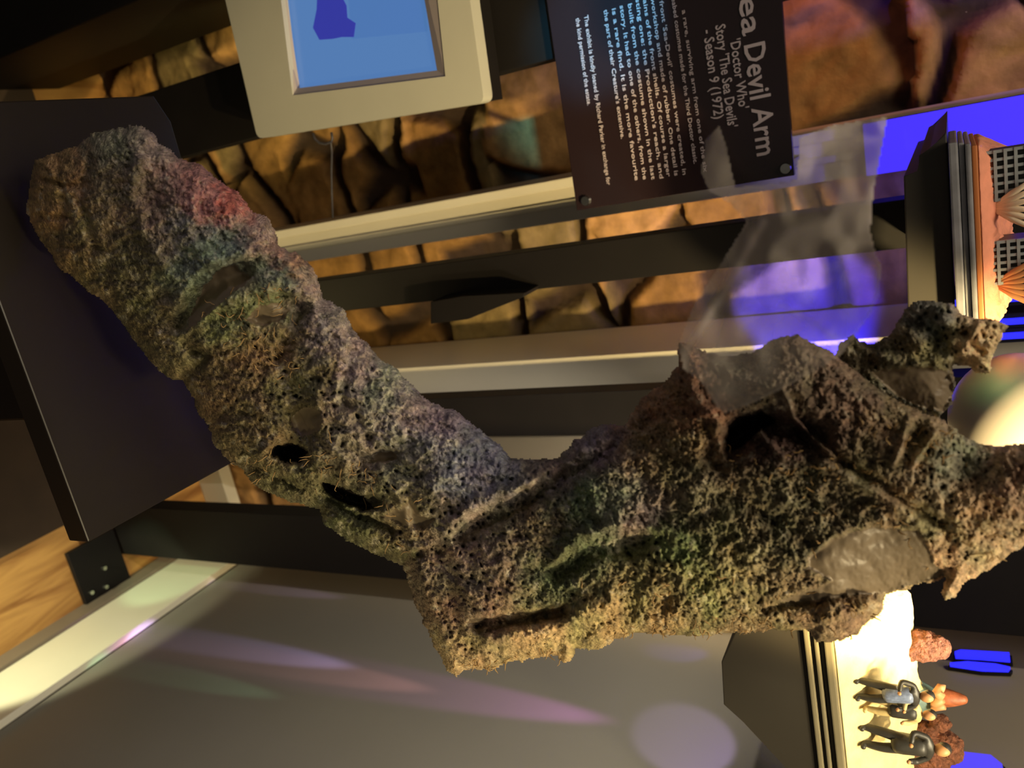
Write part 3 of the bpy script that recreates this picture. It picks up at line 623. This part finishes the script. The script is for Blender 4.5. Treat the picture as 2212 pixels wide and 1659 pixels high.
def glass_reflection():
    pa = np.array(REFLECTION, float); st = 4
    X, Y = np.meshgrid(np.arange(1455, 1925, st), np.arange(245, 900, st)); d = edist(X, Y, REFLECTION) ; ins = d > 0
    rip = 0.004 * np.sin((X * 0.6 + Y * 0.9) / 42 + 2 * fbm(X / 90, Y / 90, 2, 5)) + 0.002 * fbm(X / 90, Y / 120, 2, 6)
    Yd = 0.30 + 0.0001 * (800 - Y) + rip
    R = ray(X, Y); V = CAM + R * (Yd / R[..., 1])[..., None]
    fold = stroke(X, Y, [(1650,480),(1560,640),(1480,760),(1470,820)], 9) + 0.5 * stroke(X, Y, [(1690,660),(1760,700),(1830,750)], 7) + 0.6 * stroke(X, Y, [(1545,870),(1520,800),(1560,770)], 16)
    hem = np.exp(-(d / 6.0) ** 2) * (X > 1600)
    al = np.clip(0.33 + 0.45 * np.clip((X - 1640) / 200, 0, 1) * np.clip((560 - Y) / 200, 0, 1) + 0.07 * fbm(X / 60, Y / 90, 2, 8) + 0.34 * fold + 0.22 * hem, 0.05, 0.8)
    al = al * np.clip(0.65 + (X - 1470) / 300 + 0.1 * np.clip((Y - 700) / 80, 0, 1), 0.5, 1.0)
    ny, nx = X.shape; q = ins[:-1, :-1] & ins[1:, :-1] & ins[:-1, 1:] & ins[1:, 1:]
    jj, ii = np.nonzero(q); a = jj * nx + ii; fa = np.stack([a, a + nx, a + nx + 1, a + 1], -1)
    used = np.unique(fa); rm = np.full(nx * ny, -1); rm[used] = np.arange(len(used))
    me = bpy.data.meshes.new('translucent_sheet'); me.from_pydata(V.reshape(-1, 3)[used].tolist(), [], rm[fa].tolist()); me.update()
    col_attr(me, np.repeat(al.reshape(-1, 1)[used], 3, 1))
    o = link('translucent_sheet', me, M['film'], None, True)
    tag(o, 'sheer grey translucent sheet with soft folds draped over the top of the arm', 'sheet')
glass_reflection()

# ---------------------------------------------------------------- figures
def skin_body(name, joints, edges, m, parent, sub=1):
    me = bpy.data.meshes.new(name); me.from_pydata([j[0] for j in joints], edges, [])
    o = link(name, me, m, parent)
    md = o.modifiers.new('s', 'SKIN'); sd = me.skin_vertices
    if not sd:
        bm = bmesh.new(); bm.from_mesh(me); bm.verts.layers.skin.verify(); bm.to_mesh(me); bm.free(); sd = me.skin_vertices
    for i, j in enumerate(joints):
        r = j[1]; sd[0].data[i].radius = (r, r) if not isinstance(r, tuple) else r; sd[0].data[i].use_root = (i == 0)
    s = o.modifiers.new('u', 'SUBSURF'); s.levels = sub; s.render_levels = sub; md.use_smooth_shade = True
    bpy.context.view_layer.update()
    me2 = bpy.data.meshes.new_from_object(o.evaluated_get(bpy.context.evaluated_depsgraph_get()))
    o.modifiers.clear(); o.data = me2
    if not me2.materials: me2.materials.append(m)
    return o
def ball(name, c, r, m, parent, sc=(1, 1, 1), seg=20):
    bm = bmesh.new(); bmesh.ops.create_uvsphere(bm, u_segments=seg, v_segments=seg // 2, radius=r, matrix=Matrix.Translation(tuple(c)) @ Matrix.Diagonal((*sc, 1)))
    return fin(name, bm, m, parent, True)
M['fig_skin'] = mat('figurine_face_paint', srgb(206, 150, 100), 0.5, 0.1, 60)
M['fig_grey'] = mat('figurine_grey_paint', srgb(120, 132, 160), 0.35, 0.3, 400)
M['fig_dark'] = mat('figurine_dark_paint', srgb(52, 50, 46), 0.45, 0.2, 200)
M['fig_cream'] = mat('figurine_cream_paint', srgb(196, 174, 120), 0.5, 0.2, 200)
M['fig_red'] = mat('figurine_rust_paint', srgb(176, 100, 62), 0.5, 0.3, 300)
M['sand'] = mat('sand_ground', srgb(236, 214, 150), 0.85, 0.14, 60, 0.6, bscale=120)
M['pinkground'] = mat('pink_ground', srgb(232, 150, 120), 0.8, 0.12, 60, 0.5, bscale=120)
M['basedark'] = mat('dark_base', srgb(50, 46, 40), 0.5, 0.12, 10)
M['basegrey'] = mat('grey_base_moulding', srgb(122, 114, 92), 0.4, 0.1, 20)
M['basesilver'] = mat('silver_base_moulding', srgb(136, 136, 142), 0.3, 0.25, 60)
M['copper'] = mat('rust_moulding', srgb(196, 116, 60), 0.5, 0.1, 30)
M['bush'] = mat('rust_bush', srgb(128, 78, 54), 0.8, 0.5, 260, 1.0, bscale=500)
M['teal'] = mat('teal_cone', srgb(110, 134, 130), 0.6, 0.3, 120)

# right-hand diorama, carried by the partition
YD = 0.56
rd_ = empty('diorama_base', P(1700, 1550, YD), 'dark angular diorama base with a ridged rim and bright cream ground', 'display base', 'diorama bases')
hull = [P(1600, 1340, YD), P(1558, 1430, YD), P(1563, 1522, YD), P(1606, 1560, YD), P(1730, 1690, YD), P(1800, 1790, YD), P(1812, 1790, YD), P(1757, 1400, YD), P(1748, 1340, YD)]
prism('hull', hull, (0.0, 0.11, 0.0), M['basedark'], rd_, bevel=0.001)
def lev(px, py=1500): return P(px, py, YD)[2]
XL, XE = P(1760, 1325, YD)[0], XR - 0.001
for k, (a, b, ex, mm) in enumerate(((1752, 1764, .0015, 'basegrey'), (1764.5, 1772, -.002, 'basedark'), (1772.5, 1782, .002, 'basegrey'), (1782.5, 1794, -.001, 'basedark'), (1794.5, 1812, .004, 'basegrey'))):
    z0 = lev(a); z1 = lev(b)
    box('rim_moulding', (XL - ex, YD - 0.002 - ex, z0), (XE, YD + 0.112 + ex, z1), M[mm], rd_, bevel=0.0012)
zt = lev(1812.5)
def ground(name, x0, x1, y0, y1, zb, hgt, m, parent, seed):
    nx, ny = 90, 40; xs = np.linspace(x0, x1, nx); ys = np.linspace(y0, y1, ny); X, Y = np.meshgrid(xs, ys)
    u = (X - x0) / (x1 - x0); v = (Y - y0) / (y1 - y0)
    Z = zb + 0.004 + hgt * np.clip(v * 1.35, 0, 1) ** 0.8 * (0.85 + 0.18 * fbm(u * 7, v * 4, 3, seed)) + 0.0025 * fbm(u * 30, v * 30, 3, seed + 1)
    e = np.minimum(np.minimum(u, 1 - u) * 9, np.minimum(v, 1 - v) * 6); Z = zb + (Z - zb) * np.clip(e + 0.15, 0, 1)
    V = np.concatenate([np.stack([X, Y, Z], -1).reshape(-1, 3), np.stack([X, Y, 0 * Z + zb], -1).reshape(-1, 3)])
    i = (np.arange(ny - 1)[:, None] * nx + np.arange(nx - 1)[None]).ravel(); fc = np.stack([i, i + 1, i + nx + 1, i + nx], -1).tolist()
    N = nx * ny; fc += [[a + N for a in f[::-1]] for f in fc]
    bd = list(range(nx)) + [k * nx + nx - 1 for k in range(1, ny)] + [N - 1 - k for k in range(1, nx)] + [k * nx for k in range(ny - 2, 0, -1)]
    for a, b in zip(bd, bd[1:] + bd[:1]): fc.append([b, a, a + N, b + N])
    return raw(name, V, fc, m, parent, True), (lambda x, y: float(Z[min(ny-1, max(0, int(round((y-y0)/(y1-y0)*(ny-1))))), min(nx-1, max(0, int(round((x-x0)/(x1-x0)*(nx-1)))))]))
g, gz = ground('sand_ground', XL + 0.004, XE - 0.003, YD + 0.001, YD + 0.108, zt + 0.0003, 0.052, M['sand'], rd_, 5)
def person(x, y, z, h, label, coat, legs, lean=0.0, wide=1.0):
    t = empty('toy_figurine', (x, y, z), label, 'figurine', 'toy figurines on the cream ground')
    def q(a, b, c): return (x + a * h * wide + lean * c * h, y + b * h, z + c * h)
    J = [(q(0, 0, .52), .085*h), (q(0, 0, .66), .085*h), (q(0, 0, .78), .10*h), (q(0, 0, .85), .04*h),
         (q(.07, 0, .48), .075*h), (q(.085, -.02, .26), .062*h), (q(.09, .01, .03), .045*h), (q(.10, -.08, .03), .036*h),
         (q(-.07, 0, .48), .075*h), (q(-.09, .03, .26), .062*h), (q(-.11, .05, .03), .045*h), (q(-.12, -.04, .03), .036*h),
         (q(.13, 0, .78), .04*h), (q(.19, -.04, .62), .046*h), (q(.12, -.14, .56), .034*h),
         (q(-.13, 0, .78), .04*h), (q(-.19, -.03, .62), .046*h), (q(-.10, -.14, .60), .034*h)]
    E_ = [(0,1),(1,2),(2,3),(0,4),(4,5),(5,6),(6,7),(0,8),(8,9),(9,10),(10,11),(2,12),(12,13),(13,14),(2,15),(15,16),(16,17)]
    skin_body('body', J, E_, M[legs], t)
    ball('head', q(0, -.01, .93), .085*h, M['fig_skin'], t, (0.85, 0.95, 1.1))
    ball('hair', q(0, .015, .955), .086*h, M['fig_dark'], t, (0.92, 0.95, 0.95))
    c = [(q(0, 0, .34), (.15*h)), (q(0, 0, .50), .14*h), (q(0, 0, .66), .125*h), (q(0, 0, .79), .14*h)]
    skin_body('coat', c, [(0,1),(1,2),(2,3)], M[coat], t)
    for s in (-1, 1):
        hd = q(.12 * s if s > 0 else -.10, -.155, .56 if s > 0 else .60); ball('hand', hd, .026*h, M['fig_skin'], t)
    return t
def on_ground(px, py, dy):
    p = P(px, py, YD + dy); return p[0], p[1], gz(p[0], p[1]) + 0.0005
x_, y_, z_ = on_ground(1845, 1490, 0.012)
person(x_, y_, z_, 0.054, 'toy figurine in a silver grey jacket stooping beside another figure', 'fig_grey', 'fig_dark', -0.05, 1.25)
x_, y_, z_ = on_ground(1848, 1517, 0.014)
person(x_, y_, z_, 0.050, 'toy figurine in pale trousers walking beside the silver grey jacket', 'fig_dark', 'fig_cream', 0.05)
x_, y_, z_ = on_ground(1862, 1592, 0.012)
person(x_, y_, z_, 0.062, 'toy figurine in a long dark coat with rust front, standing alone', 'fig_dark', 'fig_dark', 0.0, 1.15)
def lump(name, pts, radii, m, label, cat, grp=None, bump=0.0018, seed=1):
    t = empty(name, pts[0], label, cat, grp)
    bm = bmesh.new()
    for p, r in zip(pts, radii): bmesh.ops.create_icosphere(bm, subdivisions=4, radius=r, matrix=Matrix.Translation(tuple(p)) @ Matrix.Diagonal((1, 1, 1.25, 1)))
    me = bpy.data.meshes.new('foliage'); bm.to_mesh(me); bm.free()
    o = link('foliage', me, m, t)
    md = o.modifiers.new('r', 'REMESH'); md.mode = 'VOXEL'; md.voxel_size = 0.0011; md.use_smooth_shade = True
    tx = bpy.data.textures.new('cl', 'CLOUDS'); tx.noise_scale = 0.006; dm = o.modifiers.new('d', 'DISPLACE'); dm.texture = tx; dm.strength = bump * 3; dm.texture_coords = 'GLOBAL'
    bpy.context.view_layer.update(); me2 = bpy.data.meshes.new_from_object(o.evaluated_get(bpy.context.evaluated_depsgraph_get())); o.modifiers.clear(); o.data = me2
    return t
YT = YD + 0.10
def L_(pp, dy=0.0): return [P(x, y, YD + 0.085 + dy) for x, y in pp]
lump('rust_bush', L_([(1955,1392),(1990,1394),(2018,1396)]), [.013, .013, .010], M['bush'], 'small rust brown rounded bush nearest the sculpted arm, behind the cream ground', 'bush', 'rust bushes')
lump('rust_bush', L_([(1960,1600),(1990,1612),(2030,1612),(2000,1580),(2030,1562)]), [.016, .021, .015, .008, .007], M['bush'], 'larger two-pronged rust brown bush behind the dark coated figurine', 'bush', 'rust bushes')
cn = empty('teal_creature_figurine', L_([(1960,1500)])[0], 'teal ribbed cone shaped toy creature with brown arms and pointed head', 'figurine')
pc = L_([(1955,1500)])[0]; pt = L_([(2030,1510)])[0]
bm = bmesh.new(); n = 28; rings = []
for k in range(8):
    t = k / 7; c = pc * (1 - t) + pt * t; rings.append([bm.verts.new((c[0] + math.cos(2*math.pi*i/n) * (0.020*(1-t)+0.006*t) * (1 + 0.08*(i % 2)), c[1] + math.sin(2*math.pi*i/n) * (0.016*(1-t)+0.006*t), c[2])) for i in range(n)])
for a, b in zip(rings, rings[1:]):
    for i in range(n): bm.faces.new((a[i], a[(i+1) % n], b[(i+1) % n], b[i]))
bm.faces.new(rings[0][::-1]); bm.faces.new(rings[-1])
fin('ribbed_skirt', bm, M['teal'], cn, True)
h0 = L_([(2022,1506),(2036,1506),(2060,1509),(2092,1512)]); skin_body('head', [(tuple(h0[0]), .007), (tuple(h0[1]), .009), (tuple(h0[2]), .007), (tuple(h0[3]), .003)], [(0,1),(1,2),(2,3)], M['fig_red'], cn)
for q in ([(2034,1506),(2022,1495),(2030,1484),(2040,1488)], [(2034,1510),(2018,1520),(2010,1530),(2040,1524)]):
    a_ = L_(q, -0.01); tube('arm', [tuple(p) for p in a_], [.004, .0035, .003, .0035], M['fig_skin'], cn, 8)

# left-hand diorama carried on the wall boards
YE = 0.60
ld = empty('diorama_base', P(2020, 480, YE), 'dark diorama base with silver ribbed front and pink ground, beside the draped sheet', 'display base', 'diorama bases')
f_ = [P(2045, 283, YE), P(2008, 325, YE), P(1985, 335, YE), P(1985, 372, YE), P(1952, 380, YE), P(1962, 700, YE), P(2064, 700, YE)]
prism('body', f_, (0.0, 0.29, 0.0), M['basedark'], ld, bevel=0.001)
zE = [P(a, 300, YE)[2] for a in (2046, 2068, 2082, 2096, 2102)]
xe0, xe1 = P(2050, 285, YE)[0], P(2070, 745, YE)[0]
for k in range(3):
    box('ribbed_moulding', (xe0 + 0.006 + .001*k, YE - 0.012 + .003*(k % 2), zE[k] + 0.0003), (xe1, YE + 0.10, zE[k+1]), M['basesilver'], ld, bevel=0.0012)
box('rust_moulding', (xe0 + 0.010, YE - 0.008, zE[3] + 0.0003), (xe1, YE + 0.10, zE[4] + 0.002), M['copper'], ld, bevel=0.001)
g2, gz2 = ground('pink_ground', xe0 + 0.011, xe1 - 0.001, YE - 0.007, YE + 0.098, zE[4] + 0.0023, 0.020, M['pinkground'], ld, 15)
M['mesh'] = mat('perforated_grey', srgb(150, 156, 158), 0.4, 0.2, 60)
def crate(px, py, w, h, lab):
    p = P(px, py, YE + 0.02); z = zE[4] + 0.006
    t = empty('toy_wall_block', (p[0], p[1], z), lab, 'model block', 'latticed toy blocks')
    bm = bmesh.new(); add_box(bm, (p[0]-w/2, p[1]-0.012, z), (p[0]+w/2, p[1]+0.012, z+h)); fin('core', bm, M['fig_dark'], t)
    bm = bmesh.new()
    nx = 6; nz = 9
    for i in range(nx + 1):
        x = p[0] - w/2 + w*i/nx; add_box(bm, (x-.0009, p[1]-.0145, z), (x+.0009, p[1]-.0123, z+h))
    fin('upright_bars', bm, M['mesh'], t)
    bm = bmesh.new()
    for i in range(nz + 1):
        q = z + h*i/nz; add_box(bm, (p[0]-w/2-.001, p[1]-.0150, q-.0009), (p[0]+w/2+.001, p[1]-.0128, q+.0009))
    fin('cross_bars', bm, M['mesh'], t)
crate(2170, 372, 0.030, 0.05, 'grey latticed toy block at the outer end of the pink ground')
crate(2185, 556, 0.027, 0.05, 'grey latticed toy block on the pink ground, nearer the sculpted arm')
M['plume'] = mat('pale_plume', srgb(240, 220, 190), 0.6, 0.15, 80)
def plume(px, py, col, lab):
    p = P(px, py, YE + 0.01); z = zE[4] + 0.008; t = empty('toy_plume', (p[0], p[1], z), lab, 'toy plant', 'toy plumes')
    for k in range(6):
        a = (k - 2.5) * 0.16; tube('frond', [(p[0], p[1], z), (p[0] + a*.02, p[1] - .006, z + .012), (p[0] + a*.05, p[1] - .012, z + .030)], [.0012, .0022, .0006], M[col], t, 6)
plume(2160, 446, 'plume', 'white toy plume between the two grey blocks on the pink ground')
plume(2155, 612, 'fig_skin', 'orange brown toy plume at the inner end of the pink ground')

# ---------------------------------------------------------------- lamps, and blue light built as glowing parts
M['blue_glow'] = mat('blue_led', (0.01, 0.01, 0.3), 0.4, 0.0, 5, emit=(0.02, 0.02, 1.0), es=1.6)
def led(name, pts, Y, th, label, grp=None, m='blue_glow'):
    t = empty(name, pts and P(*pts[0], Y), label, 'light', grp)
    prism('lens', quadP(pts, Y), (0, th, 0), M[m], t); 
    q = quadP(pts, Y); c = np.mean(q, axis=0)
    prism('housing', [c + (p - c) * 1.04 + np.array((0, th + .0003, 0)) for p in q], (0, 0.01, 0), M['black'], t)
for k, y in enumerate((656, 704, 734)):  # blue-lit gaps between the boards, built as glowing strips
    r0 = P(2060, y, 0.95); x = r0[0]
    t = empty('led_strip', (x, 0.95, 1.45), ['thin blue light strip nearest the pink diorama', 'middle one of three thin blue light strips beside the pink diorama', 'thin blue light strip nearest the torn flap of the arm'][k], 'light', 'thin blue light strips')
    box('lens', (x - .003, 0.950, 1.47), (x + .003, 0.954, 1.9), M['blue_glow'], t)
    box('backing', (x - .008, 0.9545, 1.45), (x + .008, 0.9985, 2.0), M['black'], t)
def side_led(pts, label, m='blue_glow', nm='led_spotlight'):
    q = [Px(x, y, XR - 0.008) for x, y in pts]; t = empty(nm, q[0], label, 'light', 'blue lamps on the dark wall' if nm == 'led_spotlight' else None)
    prism('lens', q, (0.004, 0, 0), M[m], t); c = np.mean(q, axis=0)
    prism('housing', [c + (p - c) * 1.08 + np.array((0.0045, 0, 0)) for p in q], (0.0045, 0, 0), M['black'], t)
side_led([(2062,1407),(2075,1403),(2180,1409),(2182,1425),(2120,1420),(2064,1417)], 'upper bar of the pair of glowing blue lamps on the dark wall')
side_led([(2052,1431),(2090,1428),(2150,1433),(2182,1440),(2178,1446),(2120,1444),(2052,1434)], 'thin lower bar of the pair of glowing blue lamps on the dark wall')
M['blue_panel'] = mat('blue_panel', (0.02, 0.02, 0.4), 0.4, 0.0, 5, emit=srgb(92, 76, 250), es=0.85)
side_led([(1985,1640),(2070,1622),(2140,1630),(2165,1650),(2175,1700),(1985,1700)], 'blue glowing wall panel above the larger rust bush', 'blue_panel', 'light_panel')
M['blue_diffuser'] = mat('blue_diffuser', (0.02, 0.01, 0.3), 0.5, 0.05, 8, emit=srgb(70, 50, 250), es=0.95)  # added glow in place of blue light falling on the board
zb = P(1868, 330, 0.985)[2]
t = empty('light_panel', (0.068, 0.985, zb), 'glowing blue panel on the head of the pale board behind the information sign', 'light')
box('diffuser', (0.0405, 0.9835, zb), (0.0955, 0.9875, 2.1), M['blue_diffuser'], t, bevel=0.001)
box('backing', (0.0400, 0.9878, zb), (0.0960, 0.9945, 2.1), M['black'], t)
# pale grey ball on a bracket behind the top of the arm
M['dome'] = mat('frosted_dome', srgb(168, 162, 156), 0.35, 0.05, 10)
dc = P(2200, 905, 0.62); dm_ = empty('dome_lamp', tuple(dc), 'pale frosted dome lamp out of reach behind the top of the arm', 'lamp')
ball('shade', dc, 0.046, M['dome'], dm_, (1, 1, 0.95), 40)
tube('bracket', [(dc[0], dc[1] + 0.04, dc[2]), (dc[0] + 0.01, dc[1] + 0.15, dc[2] + 0.01), (P(2150, 900, YP)[0], YP + 0.002, dc[2] + 0.02)], 0.006, M['black'], dm_)
spot('dome_green_light', (dc[0] - 0.10, dc[1] - 0.12, dc[2] + 0.02), tuple(dc + np.array((-0.02, 0, -0.02))), 0.25, (0.2, 1.0, 0.25), 16, 0.8, 0.01)
